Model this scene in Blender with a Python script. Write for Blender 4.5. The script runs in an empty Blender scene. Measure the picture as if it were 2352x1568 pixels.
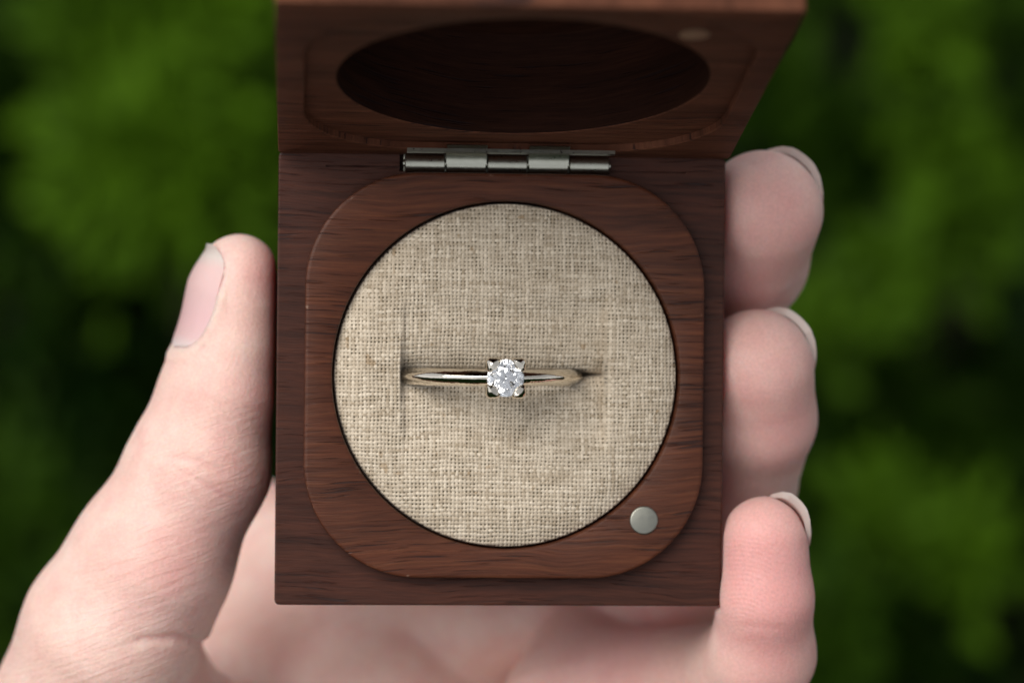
import bpy, bmesh, math, random
import numpy as np
from mathutils import Vector, Matrix

# ------------------------------------------------------------------ frame
# Everything close up is modelled in centimetres in the "box frame": x right,
# y towards the hinge, z out of the open face.  FRAME turns it into the world
# (metres, Z up): the box is held 1.25 m above the ground, tilted to the viewer.
CM = 0.01
PITCH = math.radians(44.0)
TH = math.pi / 2 - PITCH
BOXH = 1.25
FRAME = Matrix.Translation((0, 0, BOXH)) @ Matrix.Rotation(TH, 4, 'X')
FPX, CX, CY = 6533.0, 1176.0, 784.0
CAM = (0.12, 0.43, 31.8)

def P(dx, dy, z):
    k = (CAM[2] - z) / FPX
    return (CAM[0] + (dx - CX) * k, CAM[1] - (dy - CY) * k, z)

sc = bpy.context.scene
col = sc.collection

# ------------------------------------------------------------------ camera
cd = bpy.data.cameras.new('camera')
cam = bpy.data.objects.new('camera', cd)
col.objects.link(cam)
cam.matrix_world = FRAME @ Matrix.Translation((CAM[0] * CM, CAM[1] * CM, CAM[2] * CM))
cd.lens = 100.0
cd.sensor_width = 36.0
cd.clip_start = 0.01
cd.clip_end = 200.0
cd.dof.use_dof = True
cd.dof.focus_distance = 0.3108
cd.dof.aperture_fstop = 12.5
sc.camera = cam

# ------------------------------------------------------------------ world, sun
SUN_C = Vector((-0.42, 0.48, 0.77)).normalized()
SUN_W = (FRAME.to_3x3() @ SUN_C).normalized()
elev = math.asin(SUN_W.z)
azim = math.atan2(SUN_W.x, SUN_W.y)
w = bpy.data.worlds.new('World')
sc.world = w
w.use_nodes = True
nt = w.node_tree
nt.nodes.clear()
sky = nt.nodes.new('ShaderNodeTexSky')
sky.sky_type = 'NISHITA'
sky.sun_disc = False
sky.sun_elevation = elev
sky.sun_rotation = azim
sky.air_density = 1.0
sky.dust_density = 1.0
sky.ozone_density = 1.0
hs = nt.nodes.new('ShaderNodeHueSaturation')
hs.inputs['Saturation'].default_value = 0.1      # thin overcast: nearly white sky
bg = nt.nodes.new('ShaderNodeBackground')
bg.inputs[1].default_value = 0.072
wo = nt.nodes.new('ShaderNodeOutputWorld')
nt.links.new(sky.outputs[0], hs.inputs['Color'])
nt.links.new(hs.outputs[0], bg.inputs[0])
nt.links.new(bg.outputs[0], wo.inputs[0])

sl = bpy.data.lights.new('sun', 'SUN')
sl.energy = 1.5
sl.angle = math.radians(48)
sl.color = (1.0, 0.95, 0.87)
so = bpy.data.objects.new('sun', sl)
col.objects.link(so)
so.rotation_euler = SUN_W.to_track_quat('Z', 'Y').to_euler()
so.location = (0, 0, 4)

sc.view_settings.view_transform = 'Standard'
sc.view_settings.look = 'None'
sc.view_settings.gamma = 1.0
sc.view_settings.use_curve_mapping = False
sc.view_settings.exposure = 0.78
sc.render.engine = 'CYCLES'
sc.cycles.max_bounces = 14
sc.cycles.diffuse_bounces = 4
sc.cycles.glossy_bounces = 8
sc.cycles.transmission_bounces = 14
sc.cycles.sample_clamp_indirect = 12.0
sc.cycles.use_denoising = True
sc.cycles.caustics_reflective = False
sc.cycles.caustics_refractive = False

rng = np.random.default_rng(7)
random.seed(7)

# ------------------------------------------------------------------ helpers
def link(o, parent=None):
    col.objects.link(o)
    if parent is not None:
        o.parent = parent
    return o

def empty(name, parent=None, mat=None, label=None, cat=None, group=None):
    o = bpy.data.objects.new(name, None)
    o.empty_display_size = 0.01
    link(o, parent)
    if mat is not None:
        o.matrix_local = mat
    if label: o['label'] = label
    if cat: o['category'] = cat
    if group: o['group'] = group
    return o

def mesh_obj(name, verts, faces, m, parent=None, smooth=True, angle=35, scale=CM, mat=None):
    me = bpy.data.meshes.new(name)
    v = np.asarray(verts, dtype=float) * scale
    if isinstance(faces, np.ndarray):
        nf, k = faces.shape
        me.vertices.add(len(v)); me.vertices.foreach_set('co', v.astype(np.float32).ravel())
        me.loops.add(nf * k); me.loops.foreach_set('vertex_index', faces.astype(np.int32).ravel())
        me.polygons.add(nf)
        me.polygons.foreach_set('loop_start', np.arange(0, nf * k, k, dtype=np.int32))
        me.update(calc_edges=True); me.validate()
    else:
        me.from_pydata([tuple(p) for p in v], [], [tuple(f) for f in faces])
        me.update()
    me.materials.append(m)
    me.polygons.foreach_set('use_smooth', np.full(len(me.polygons), smooth))
    if smooth and angle < 180:
        bm = bmesh.new(); bm.from_mesh(me)
        if not isinstance(faces, np.ndarray): bmesh.ops.recalc_face_normals(bm, faces=bm.faces)
        ca = math.radians(angle)
        for e in bm.edges:
            if len(e.link_faces) == 2 and e.calc_face_angle(0) > ca:
                e.smooth = False
        bm.to_mesh(me); bm.free()
    o = bpy.data.objects.new(name, me)
    link(o, parent)
    if mat is not None: o.matrix_local = mat
    return o

def rr_loop(hx, hy, r, n, cx=0, cy=0):
    """rounded rectangle outline, n points by angle"""
    out = []
    for i in range(n):
        t = 2 * math.pi * i / n
        c, s = math.cos(t), math.sin(t)
        k = min(hx / abs(c) if abs(c) > 1e-9 else 1e9, hy / abs(s) if abs(s) > 1e-9 else 1e9)
        x, y = c * k, s * k
        ax, ay = hx - r, hy - r
        if abs(x) > ax and abs(y) > ay:
            qx, qy = math.copysign(ax, x), math.copysign(ay, y)
            b = -(c * qx + s * qy)
            cc = qx * qx + qy * qy - r * r
            k = -b + math.sqrt(max(0, b * b - cc))
            x, y = c * k, s * k
        out.append((x + cx, y + cy))
    return out

def circ(r, n, cx=0, cy=0):
    return [(cx + r * math.cos(2 * math.pi * i / n), cy + r * math.sin(2 * math.pi * i / n)) for i in range(n)]

def loft(loops, close=False, cap0=False, cap1=False):
    """loops: list of (outline, z).  Returns verts, faces."""
    V, F = [], []
    n = len(loops[0][0])
    for out, z in loops:
        V += [(x, y, z) for x, y in out]
    m = len(loops)
    for j in range(m if close else m - 1):
        a, b = j * n, ((j + 1) % m) * n
        for i in range(n):
            k = (i + 1) % n
            F.append((a + i, a + k, b + k, b + i))
    if cap0: F.append(tuple(range(n))[::-1])
    if cap1: F.append(tuple(range((m - 1) * n, m * n)))
    return V, F

def tube(pts, radii, n=16, cap=True, up=(0, 0, 1), ell=1.0):
    """tube through pts; radii per point; ell squashes along the 'up'-ish normal"""
    pts = [Vector(p) for p in pts]
    V, F = [], []
    for i, p in enumerate(pts):
        d = (pts[min(i + 1, len(pts) - 1)] - pts[max(i - 1, 0)]).normalized()
        u = Vector(up); u = (u - d * u.dot(d))
        if u.length < 1e-4: u = Vector((1, 0, 0)) - d * d.x
        u.normalize(); s = d.cross(u)
        for k in range(n):
            a = 2 * math.pi * k / n
            V.append(tuple(p + s * math.cos(a) * radii[i] + u * math.sin(a) * radii[i] * ell))
    for i in range(len(pts) - 1):
        for k in range(n):
            a, b = i * n + k, i * n + (k + 1) % n
            F.append((a, b, b + n, a + n))
    if cap:
        F.append(tuple(range(n))[::-1]); F.append(tuple(range((len(pts) - 1) * n, len(pts) * n)))
    return V, F

def join(*vf):
    V, F = [], []
    for v, f in vf:
        o = len(V); V += list(v); F += [tuple(i + o for i in q) for q in f]
    return V, F

def boxm(x0, x1, y0, y1, z0, z1):
    V = [(x, y, z) for z in (z0, z1) for y in (y0, y1) for x in (x0, x1)]
    F = [(0, 2, 3, 1), (4, 5, 7, 6), (0, 1, 5, 4), (2, 6, 7, 3), (0, 4, 6, 2), (1, 3, 7, 5)]
    return V, F

# ------------------------------------------------------------------ node materials
def new_mat(name):
    m = bpy.data.materials.new(name); m.use_nodes = True
    t = m.node_tree; t.nodes.clear()
    o = t.nodes.new('ShaderNodeOutputMaterial'); b = t.nodes.new('ShaderNodeBsdfPrincipled')
    t.links.new(b.outputs[0], o.inputs[0])
    return m, t, b

def N(t, kind, **kw):
    n = t.nodes.new(kind)
    for k, v in kw.items():
        if k.startswith('i_'): n.inputs[k[2:].replace('_', ' ')].default_value = v
        else: setattr(n, k, v)
    return n

def coords(t, scale=(1, 1, 1), rot=(0, 0, 0), loc=(0, 0, 0)):
    if rot != (0, 0, 0) and scale != (1, 1, 1):           # turn first, stretch afterwards
        q = N(t, 'ShaderNodeVectorMath', operation='MULTIPLY'); q.inputs[1].default_value = scale
        t.links.new(coords(t, (1, 1, 1), rot, loc), q.inputs[0]); return q.outputs[0]
    """object coordinates in centimetres, then scaled"""
    tc = N(t, 'ShaderNodeTexCoord')
    a = N(t, 'ShaderNodeVectorMath', operation='SCALE'); a.inputs['Scale'].default_value = 100.0
    t.links.new(tc.outputs['Object'], a.inputs[0])
    m = N(t, 'ShaderNodeMapping')
    m.inputs['Scale'].default_value = scale; m.inputs['Rotation'].default_value = rot; m.inputs['Location'].default_value = loc
    t.links.new(a.outputs[0], m.inputs[0])
    return m.outputs[0]

def noise(t, vec, scale=1, detail=3, rough=.5, dist=0.0):
    n = N(t, 'ShaderNodeTexNoise'); n.inputs['Scale'].default_value = scale
    n.inputs['Detail'].default_value = detail; n.inputs['Roughness'].default_value = rough
    n.inputs['Distortion'].default_value = dist
    t.links.new(vec, n.inputs['Vector']); return n.outputs['Fac']

def ramp(t, fac, stops, interp='LINEAR'):
    r = N(t, 'ShaderNodeValToRGB'); r.color_ramp.interpolation = interp
    e = r.color_ramp.elements
    while len(e) < len(stops): e.new(0.5)
    for k, (p, c) in enumerate(stops):
        e[k].position = p; e[k].color = (c if len(c) == 4 else (*c, 1)) if not isinstance(c, (int, float)) else (c, c, c, 1)
    t.links.new(fac, r.inputs[0]); return r.outputs[0]

def mixc(t, fac, a, b, mode='MIX'):
    m = N(t, 'ShaderNodeMix', data_type='RGBA', blend_type=mode)
    for sock, v in ((m.inputs[0], fac), (m.inputs[6], a), (m.inputs[7], b)):
        if hasattr(v, 'links'): t.links.new(v, sock)
        elif isinstance(v, (int, float)): sock.default_value = v
        else: sock.default_value = (*v, 1) if len(v) == 3 else v
    return m.outputs[2]

def math_(t, op, a, b=0.0, c=0.0, clamp=False):
    m = N(t, 'ShaderNodeMath', operation=op); m.use_clamp = clamp
    for k, v in enumerate((a, b, c)):
        if hasattr(v, 'links'): t.links.new(v, m.inputs[k])
        else: m.inputs[k].default_value = v
    return m.outputs[0]

def bump(t, h, dist, strength=1.0, prev=None):
    b = N(t, 'ShaderNodeBump'); b.inputs['Distance'].default_value = dist; b.inputs['Strength'].default_value = strength
    t.links.new(h, b.inputs['Height'])
    if prev is not None: t.links.new(prev, b.inputs['Normal'])
    return b.outputs[0]

def wood_mat(name, dark, mid, light, loc=(0, 0, 0), tilt=0.03, rough=.5, spec=.24, bowl=False):
    m, t, b = new_mat(name)
    base = coords(t, (1, 1, 1), (0, 0, tilt), loc)
    # slow waviness of the grain
    wv = N(t, 'ShaderNodeTexNoise'); wv.inputs['Scale'].default_value = 0.55; wv.inputs['Detail'].default_value = 2
    t.links.new(base, wv.inputs['Vector'])
    sub = N(t, 'ShaderNodeVectorMath', operation='SUBTRACT'); sub.inputs[1].default_value = (.5, .5, .5)
    t.links.new(wv.outputs['Color'], sub.inputs[0])
    mul = N(t, 'ShaderNodeVectorMath', operation='MULTIPLY'); mul.inputs[1].default_value = (0, .30, .2)
    t.links.new(sub.outputs[0], mul.inputs[0])
    add = N(t, 'ShaderNodeVectorMath', operation='ADD')
    t.links.new(base, add.inputs[0]); t.links.new(mul.outputs[0], add.inputs[1])
    v = add.outputs[0]
    def sc_(s):
        if bowl: s = (s[0], .4, s[1] * .8)          # the hollow is cut across the board: grain shows in its depth
        q = N(t, 'ShaderNodeVectorMath', operation='MULTIPLY'); q.inputs[1].default_value = s
        t.links.new(v, q.inputs[0]); return q.outputs[0]
    g1 = noise(t, sc_((.3, 3.0, .5)), 1, 4, .6)
    g2 = noise(t, sc_((.7, 19, .5)), 1, 5, .65)
    g3 = noise(t, sc_((4, 70, 2)), 1, 3, .6)
    c = ramp(t, g2, [(.3, dark), (.5, mid), (.72, light)])
    c = mixc(t, .65, c, ramp(t, g1, [(.32, (.55, .52, .52)), (.5, (1, 1, 1)), (.68, (1.3, 1.22, 1.15))]), 'MULTIPLY')
    c = mixc(t, .5, c, ramp(t, g3, [(.3, (.6, .6, .62)), (.6, (1.12, 1.1, 1.1))]), 'MULTIPLY')
    # open pores: thin dark dashes lying in the grain
    p1 = noise(t, sc_((1.3, 38, .8)), 1, 2, .5)
    p2 = noise(t, sc_((.8, 3.0, 3.0)), 1, 1, .5)
    pm = ramp(t, math_(t, 'ADD', p1, math_(t, 'MULTIPLY', p2, .35)), [(.79, 0.0), (.87, 1.0)])
    c = mixc(t, math_(t, 'MULTIPLY', pm, .7), c, (.016, .010, .011))
    # worn edges: attribute marks the rounded arrises, noise breaks it into chips
    we = N(t, 'ShaderNodeAttribute', attribute_name='arris')
    wn = noise(t, coords(t, (1, 1, 1)), 5.5, 5, .75)
    wm = math_(t, 'MULTIPLY', we.outputs['Fac'], ramp(t, wn, [(.61, 0.0), (.68, 1.0)]))
    c = mixc(t, math_(t, 'MULTIPLY', wm, .75), c, (.30, .19, .14))
    t.links.new(c, b.inputs['Base Color'])
    b.inputs['Roughness'].default_value = rough
    b.inputs['Specular IOR Level'].default_value = spec
    h = math_(t, 'SUBTRACT', math_(t, 'ADD', math_(t, 'MULTIPLY', g3, .6), g2), math_(t, 'MULTIPLY', pm, 1.6))
    t.links.new(bump(t, h, .00012, .55), b.inputs['Normal'])
    return m

WD, WM, WL = (.028, .0085, .0052), (.053, .0155, .0088), (.078, .024, .0125)
M_rim = wood_mat('walnut_rim', WD, WM, WL, (3, 1, 0), .02)
M_lip = wood_mat('walnut_lip', (.048, .014, .007), (.082, .0245, .0115), (.122, .040, .017), (9, 4, 2), -.02, .42)
M_bowl_shaded = wood_mat('walnut_hollow_shaded', (.020, .008, .005), (.031, .011, .0065), (.044, .016, .009), (-5, 7, 3), .01, .75, .08, True)  # lid walnut darkened for the hollow: recess shade put into the colour
M_lid = wood_mat('walnut_lid', (.066, .024, .0135), (.122, .046, .026), (.165, .066, .036), (-5, 7, 3), .01, .65, .12)

def metal_mat(name, colr, rough, bumpy=0.0):
    m, t, b = new_mat(name)
    b.inputs['Metallic'].default_value = 1.0
    v = coords(t, (1, 1, 1))
    n = noise(t, v, 9, 4, .6)
    c = mixc(t, n, tuple(x * .86 for x in colr), colr)
    t.links.new(c, b.inputs['Base Color'])
    r = N(t, 'ShaderNodeMapRange'); r.inputs['To Min'].default_value = rough * .7; r.inputs['To Max'].default_value = rough * 1.35
    t.links.new(noise(t, v, 22, 3, .5), r.inputs[0]); t.links.new(r.outputs[0], b.inputs['Roughness'])
    if bumpy:
        t.links.new(bump(t, noise(t, v, 14, 3, .55), bumpy, .6), b.inputs['Normal'])
    return m
M_hinge = metal_mat('nickel_hinge', (.60, .60, .52), .30, .00003)
M_dull = metal_mat('dull_lid_magnet', (.50, .36, .26), .6, .00001)
M_magnet = metal_mat('magnet_face', (.33, .33, .29), .45, .00001)
M_gold = metal_mat('white_gold', (.86, .80, .70), .07, .00006)

m, t, b = new_mat('diamond')
t.nodes.remove(b)
gl = N(t, 'ShaderNodeBsdfGlass'); gl.inputs['IOR'].default_value = 2.42; gl.inputs['Roughness'].default_value = 0.0
gl.inputs['Color'].default_value = (.985, .99, 1, 1)
t.links.new(gl.outputs[0], [n for n in t.nodes if n.type == 'OUTPUT_MATERIAL'][0].inputs[0])
M_gem = m

# ================================================================== RING BOX
ROLL, YAW = math.radians(-0.55), math.radians(4.2)
BOXM = Matrix.Rotation(ROLL, 4, 'Z') @ Matrix.Rotation(YAW, 4, 'Y')
box = empty('ring_box', None, FRAME @ BOXM, 'open walnut ring box with round linen cushion, held in the fingers of the hand', 'ring box')
NL = 720
HW, HY = 2.505, 2.52
LX, LY, LR = 2.225, 2.25, 1.28          # raised lip half sizes and corner radius
LCX, LCY = 0.03, 0.05
HR = 1.935                               # cushion hole radius
HCX, HCY = 0.045, 0.055
LZ = 0.20

# base block with hole, hinge mortise and kerf slots
def base_block():
    loops = [
        (circ(HR + .02, NL, HCX, HCY), -1.9), (circ(HR + .02, NL, HCX, HCY), -.03),
        (rr_loop(LX - .1, LY - .1, LR - .1, NL, LCX, LCY), -.03), (rr_loop(LX - .1, LY - .1, LR - .1, NL, LCX, LCY), 0),
        (rr_loop(HW - .02, HY - .02, .05, NL), 0), (rr_loop(HW - .005, HY - .005, .05, NL), -.007),
        (rr_loop(HW, HY, .055, NL), -.025), (rr_loop(HW, HY, .055, NL), -2.16), (rr_loop(HW - .04, HY - .04, .05, NL), -2.2),
    ]
    return loft(loops, cap0=True, cap1=True)
v, f = base_block()
base = mesh_obj('base', v, f, M_rim, None, angle=30, scale=1)
def cut(target, *bx):
    v, f = join(*[boxm(*q) for q in bx])
    c = mesh_obj('cutter', v, f, M_rim, None, smooth=True, scale=1)
    target.parent = None
    md = target.modifiers.new('cut', 'BOOLEAN'); md.object = c; md.operation = 'DIFFERENCE'; md.solver = 'EXACT'
    bpy.context.view_layer.update()
    dg = bpy.context.evaluated_depsgraph_get(); dg.update()
    me = bpy.data.meshes.new_from_object(target.evaluated_get(dg))
    me.polygons.foreach_set('use_smooth', [abs(p.normal.z) < .99 for p in me.polygons])
    target.modifiers.clear(); target.data = me; me.transform(Matrix.Scale(CM, 4)); target.parent = box

    bpy.data.objects.remove(c)
cut(base, (-1.16, 1.19, 2.315, 2.6, -.16, .3), (-1.98, -1.17, 2.350, 2.372, -.03, .3), (1.20, 2.05, 2.330, 2.352, -.03, .3))


# raised lip
lip_loops = []
def lip(o_in): return rr_loop(LX - o_in, LY - o_in, LR - o_in, NL, LCX, LCY)
lip_loops = [(lip(0), -.004), (lip(0), LZ - .035), (lip(.008), LZ - .014), (lip(.025), LZ - .003), (lip(.045), LZ),
             (circ(HR + .035, NL, HCX, HCY), LZ), (circ(HR + .012, NL, HCX, HCY), LZ - .008), (circ(HR, NL, HCX, HCY), LZ - .03), (circ(HR, NL, HCX, HCY), -1.6)]
v, f = loft(lip_loops)
lipo = mesh_obj('raised_lip', v, f, M_lip, box, angle=30)
aw = lipo.data.attributes.new('arris', 'FLOAT', 'POINT')
aw.data.foreach_set('value', np.repeat(np.array([0, 0, 1, .9, 0, 0, .25, 0, 0], np.float32), NL))

# magnets
def disc_part(name, r, x, y, z, parent, m, h=.1):
    n = 64
    loops = [(circ(r, n, x, y), z - h), (circ(r, n, x, y), z - .015), (circ(r - .006, n, x, y), z - .004), (circ(r - .02, n, x, y), z), ]
    v, f = loft(loops, cap1=True)
    return mesh_obj(name, v, f, m, parent, angle=50)
MX, MY = (1482 - 1151) / 206.3, -(1192 - 873) / 206.3
disc_part('magnet', .158, MX - .01, MY, LZ + .022, box, M_magnet)

# hinge ------------------------------------------------------------
HB_Y, HB_Z, HB_R = 2.405, .030, .098
LIDANG = math.radians(102.6)
hinge = empty('hinge', box)
x0, x1 = -1.11, 1.185
kw = (x1 - x0) / 5
for k in range(5):
    a, bb = x0 + k * kw + .008, x0 + (k + 1) * kw - .008
    r = HB_R if k % 2 == 0 else HB_R * 1.02
    pts = [(a, HB_Y, HB_Z), (a + .008, HB_Y, HB_Z), (bb - .008, HB_Y, HB_Z), (bb, HB_Y, HB_Z)]
    v, f = tube(pts, [r - .012, r, r, r - .012], 48)
    mesh_obj('knuckle', v, f, M_hinge, hinge, angle=40)
v, f = tube([(x0 - .012, HB_Y, HB_Z), (x1 + .012, HB_Y, HB_Z)], [.04, .04], 20)
mesh_obj('pin', v, f, M_hinge, hinge)
# base leaf: lies in the mortise below the knuckles
v, f = boxm(x0, x1, 2.33, 2.515, -.155, -.12)
mesh_obj('hinge_leaf', v, f, M_hinge, hinge, smooth=False)

# lid ---------------------------------------------------------------
# lid frame: X right, Y along the lid (from hinge to free end), Z = inner face normal
dirv = Vector((0, math.cos(LIDANG) * -1, math.sin(LIDANG)))      # leans back
nrm = Vector((1, 0, 0)).cross(dirv)                              # points to the viewer / downwards
LM = Matrix(((1, 0, 0, 0), (0, dirv.y, nrm.y, 2.50 * CM), (0, dirv.z, nrm.z, -.03 * CM), (0, 0, 0, 1)))
lidE = empty('lid', box, LM)
LL = 5.04
c = LL / 2
LXs = 0.03
LW = 2.53
v, f = loft([
    (circ(.4, NL, LXs, c), -1.26), (circ(1.5, NL, LXs, c), -1.24), (circ(1.72, NL, LXs, c), -1.16), (circ(1.85, NL, LXs, c), -1.0), (circ(1.91, NL, LXs, c), -.75), (circ(1.925, NL, LXs, c), -.12),
    (circ(1.93, NL, LXs, c), -.095), (circ(1.945, NL, LXs, c), -.083), (circ(1.965, NL, LXs, c), -.08),
    (rr_loop(LX + .03, LY + .03, LR, NL, LXs, c), -.08), (rr_loop(LX + .03, LY + .03, LR, NL, LXs, c), -.012), (rr_loop(LX + .042, LY + .042, LR, NL, LXs, c), 0),
    (rr_loop(LW - .02, LL / 2 - .02, .05, NL, .02, c), 0), (rr_loop(LW - .005, LL / 2 - .005, .05, NL, .02, c), -.007), (rr_loop(LW, LL / 2, .055, NL, .02, c), -.025),
    (rr_loop(LW, LL / 2, .055, NL, .02, c), -1.46), (rr_loop(LW - .04, LL / 2 - .04, .05, NL, .02, c), -1.5)], cap0=True, cap1=True)
lid = mesh_obj('lid_shell', v, f, M_lid, lidE, angle=30)
lid.data.materials.append(M_bowl_shaded)
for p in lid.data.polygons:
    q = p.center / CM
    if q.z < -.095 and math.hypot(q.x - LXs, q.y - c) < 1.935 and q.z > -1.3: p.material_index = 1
disc_part('magnet', .158, MX, LL + .02 - (2.53 + MY) if False else c - MY - .0, -.075, lidE, M_dull)
# upper hinge leaf: plate lying on the lid with three windows
def plate():
    zt, zb = .075, .035
    top = .40
    nb = .335
    parts = []
    parts.append(boxm(x0 + .02, x1 + .03, nb, top, zb, zt))
    return join(*parts)
v, f = plate()
mesh_obj('hinge_leaf', v, f, M_hinge, lidE, smooth=False)
# the two lid knuckles run on as a curved sheet up to the lid
def sheet(xa, xb):
    prof = [(2.590, .33), (2.580, .28), (2.560, .235), (2.52, .190), (2.47, .155), (2.43, .138), (2.395, .130)]
    V = []
    for y, z in prof: V += [(xa, y, z), (xb, y, z), (xa, y + .012, z - .03), (xb, y + .012, z - .03)]
    F = [(0, 2, 3, 1)]
    for i in range(len(prof) - 1):
        o = 4 * i
        F += [(o, o + 1, o + 5, o + 4), (o + 2, o + 6, o + 7, o + 3), (o, o + 4, o + 6, o + 2), (o + 1, o + 3, o + 7, o + 5)]
    o = 4 * (len(prof) - 1); F.append((o, o + 1, o + 3, o + 2))
    return V, F
for k in (1, 3):
    v, f = sheet(x0 + k * kw + .006, x0 + (k + 1) * kw - .006)
    mesh_obj('leaf_tongue', v, f, M_hinge, hinge, angle=50)

# ------------------------------------------------------------------ linen cushion
PT = 0.0425
def vnoise(x, y, seed, s):
    """cheap smooth value noise"""
    r = np.random.default_rng(seed); G = r.random((64, 64))
    X, Y = x * s + 31.7, y * s + 17.3
    i, j = np.floor(X).astype(int), np.floor(Y).astype(int)
    fx, fy = X - i, Y - j
    fx, fy = fx * fx * (3 - 2 * fx), fy * fy * (3 - 2 * fy)
    g = lambda a, b_: G[a % 64, b_ % 64]
    return (g(i, j) * (1 - fx) + g(i + 1, j) * fx) * (1 - fy) + (g(i, j + 1) * (1 - fx) + g(i + 1, j + 1) * fx) * fy

def smooth01(x): x = np.clip(x, 0, 1); return x * x * (3 - 2 * x)

XL, XR = -1.185, 1.135
def cushion_h(x, y):
    r = np.hypot(x, y) / HR
    h = .245 - .03 * r ** 2 - .15 * r ** 9 - .25 * smooth01((r - .982) / .018)
    ins = smooth01((x - XL) / .09) * smooth01((XR - x) / .05)
    ywin = smooth01((.95 - np.abs(y - .03)) / .35)
    h -= (.045 + .075 * smooth01((x + .3) / 1.2)) * ins * ywin                                   # centre block sits a little lower
    dy = np.abs(y - .012)
    side = smooth01((x - XL + .0) / .03) * smooth01((XR - x) / .03)
    roll = np.clip(1 - dy / .52, 0, 1)
    h -= side * (.26 * (1 - np.sqrt(np.clip(1 - roll ** 2, 0, 1))))
    tap = smooth01((1 - np.abs(x - .01) / 1.16) / .35)
    h -= side * .5 * tap * np.exp(-(dy / (.012 + .025 * tap)) ** 2)
    h -= side * .06 * (1 - tap) * np.exp(-(dy / .10) ** 2)
    h -= .004 * np.exp(-((x - XL) / .014) ** 2) * ywin + .02 * np.exp(-((x - XR) / .022) ** 2) * ywin
    h += .018 * (vnoise(x, y, 3, 1.6) - .5) + .012 * (vnoise(x, y, 4, 4) - .5)
    return h

def cushion():
    st = PT / 5.0
    g = np.arange(-HR, HR + st, st)
    X, Y = np.meshgrid(g, g, indexing='ij')
    U = (X + .035 * (vnoise(X, Y, 5, 1.2) - .5) + .016 * (vnoise(X, Y, 6, 7) - .5)) / PT + .02 * Y
    V_ = (Y + .035 * (vnoise(X, Y, 8, 1.2) - .5) + .016 * (vnoise(X, Y, 9, 7) - .5)) / (PT * 1.04)
    I, J = np.round(U).astype(int), np.round(V_).astype(int)
    fu, fv = U - I, V_ - J
    s = np.where((I + J) % 2 == 0, 1.0, -1.0)
    wr = np.random.default_rng(11)
    wI = .31 + .06 * wr.random(400)[I % 400] + .09 * (vnoise(I * 3.1, Y * 5, 12, 1) - .4)
    wJ = .33 + .06 * wr.random(400)[J % 400] + .09 * (vnoise(X * 5, J * 2.7, 13, 1) - .4)
    cw = np.sqrt(np.clip(1 - (fu / wI) ** 2, 0, 1)); cf = np.sqrt(np.clip(1 - (fv / wJ) ** 2, 0, 1))
    hw = np.where(cw > 0, cw * .75 + .55 * s * np.cos(np.pi * fv), -1.5)
    hf = np.where(cf > 0, cf * .75 - .55 * s * np.cos(np.pi * fu), -1.5)
    hh = np.maximum(np.maximum(hw, hf), -1.1)
    Z = cushion_h(X, Y) + .0115 * hh + .004 * (vnoise(X, Y, 14, 40) - .5)
    iswarp = hw > hf
    # thread colours
    tw = .6 + .25 * (wr.random(400)[I % 400] - .5) + .8 * (vnoise(I * 7.3, Y * 5.0, 21, 1) - .5)
    tf = .6 + .25 * (wr.random(400)[J % 400] - .5) + .8 * (vnoise(X * 5.0, J * 5.9, 22, 1) - .5)
    tv = np.clip(np.where(iswarp, tw, tf), 0, 1)
    pale, tan = np.array([.78, .68, .55]), np.array([.37, .29, .20])
    C = tan[None, None] * (1 - tv[..., None]) + pale[None, None] * tv[..., None]
    fl = vnoise(X, Y, 23, 14) * vnoise(X * 1.7, Y, 24, 5)
    C = np.where((fl > .74)[..., None], C * .55 + np.array([.30, .17, .06]) * .45, C)   # straw-coloured flecks
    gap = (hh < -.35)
    C = np.where(gap[..., None], np.array([.07, .06, .03]), C)                         # gaps coloured dark: depth shade between the threads painted in
    R = np.hypot(X, Y); keep = R < HR - .002
    idx = -np.ones(X.shape, int); idx[keep] = np.arange(keep.sum())
    q = keep[:-1, :-1] & keep[1:, :-1] & keep[1:, 1:] & keep[:-1, 1:]
    F = np.stack([idx[:-1, :-1][q], idx[1:, :-1][q], idx[1:, 1:][q], idx[:-1, 1:][q]], 1)
    Vx = np.stack([X[keep], Y[keep], Z[keep]], 1)
    return Vx, F, C[keep]
M_linen, t, b = new_mat('linen')
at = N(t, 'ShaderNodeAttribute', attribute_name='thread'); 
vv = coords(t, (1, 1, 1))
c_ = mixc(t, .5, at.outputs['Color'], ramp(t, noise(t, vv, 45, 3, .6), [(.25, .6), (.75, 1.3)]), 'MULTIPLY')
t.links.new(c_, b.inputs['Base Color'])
b.inputs['Roughness'].default_value = .9
b.inputs['Specular IOR Level'].default_value = .15
b.inputs['Sheen Weight'].default_value = .15
t.links.new(bump(t, noise(t, vv, 160, 2, .6), .00006, .6), b.inputs['Normal'])
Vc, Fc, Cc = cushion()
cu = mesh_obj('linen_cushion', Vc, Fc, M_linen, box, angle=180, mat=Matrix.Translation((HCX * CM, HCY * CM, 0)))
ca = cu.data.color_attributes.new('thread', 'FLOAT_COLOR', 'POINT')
ca.data.foreach_set('color', np.concatenate([Cc, np.ones((len(Cc), 1))], 1).astype(np.float32).ravel())

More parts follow.
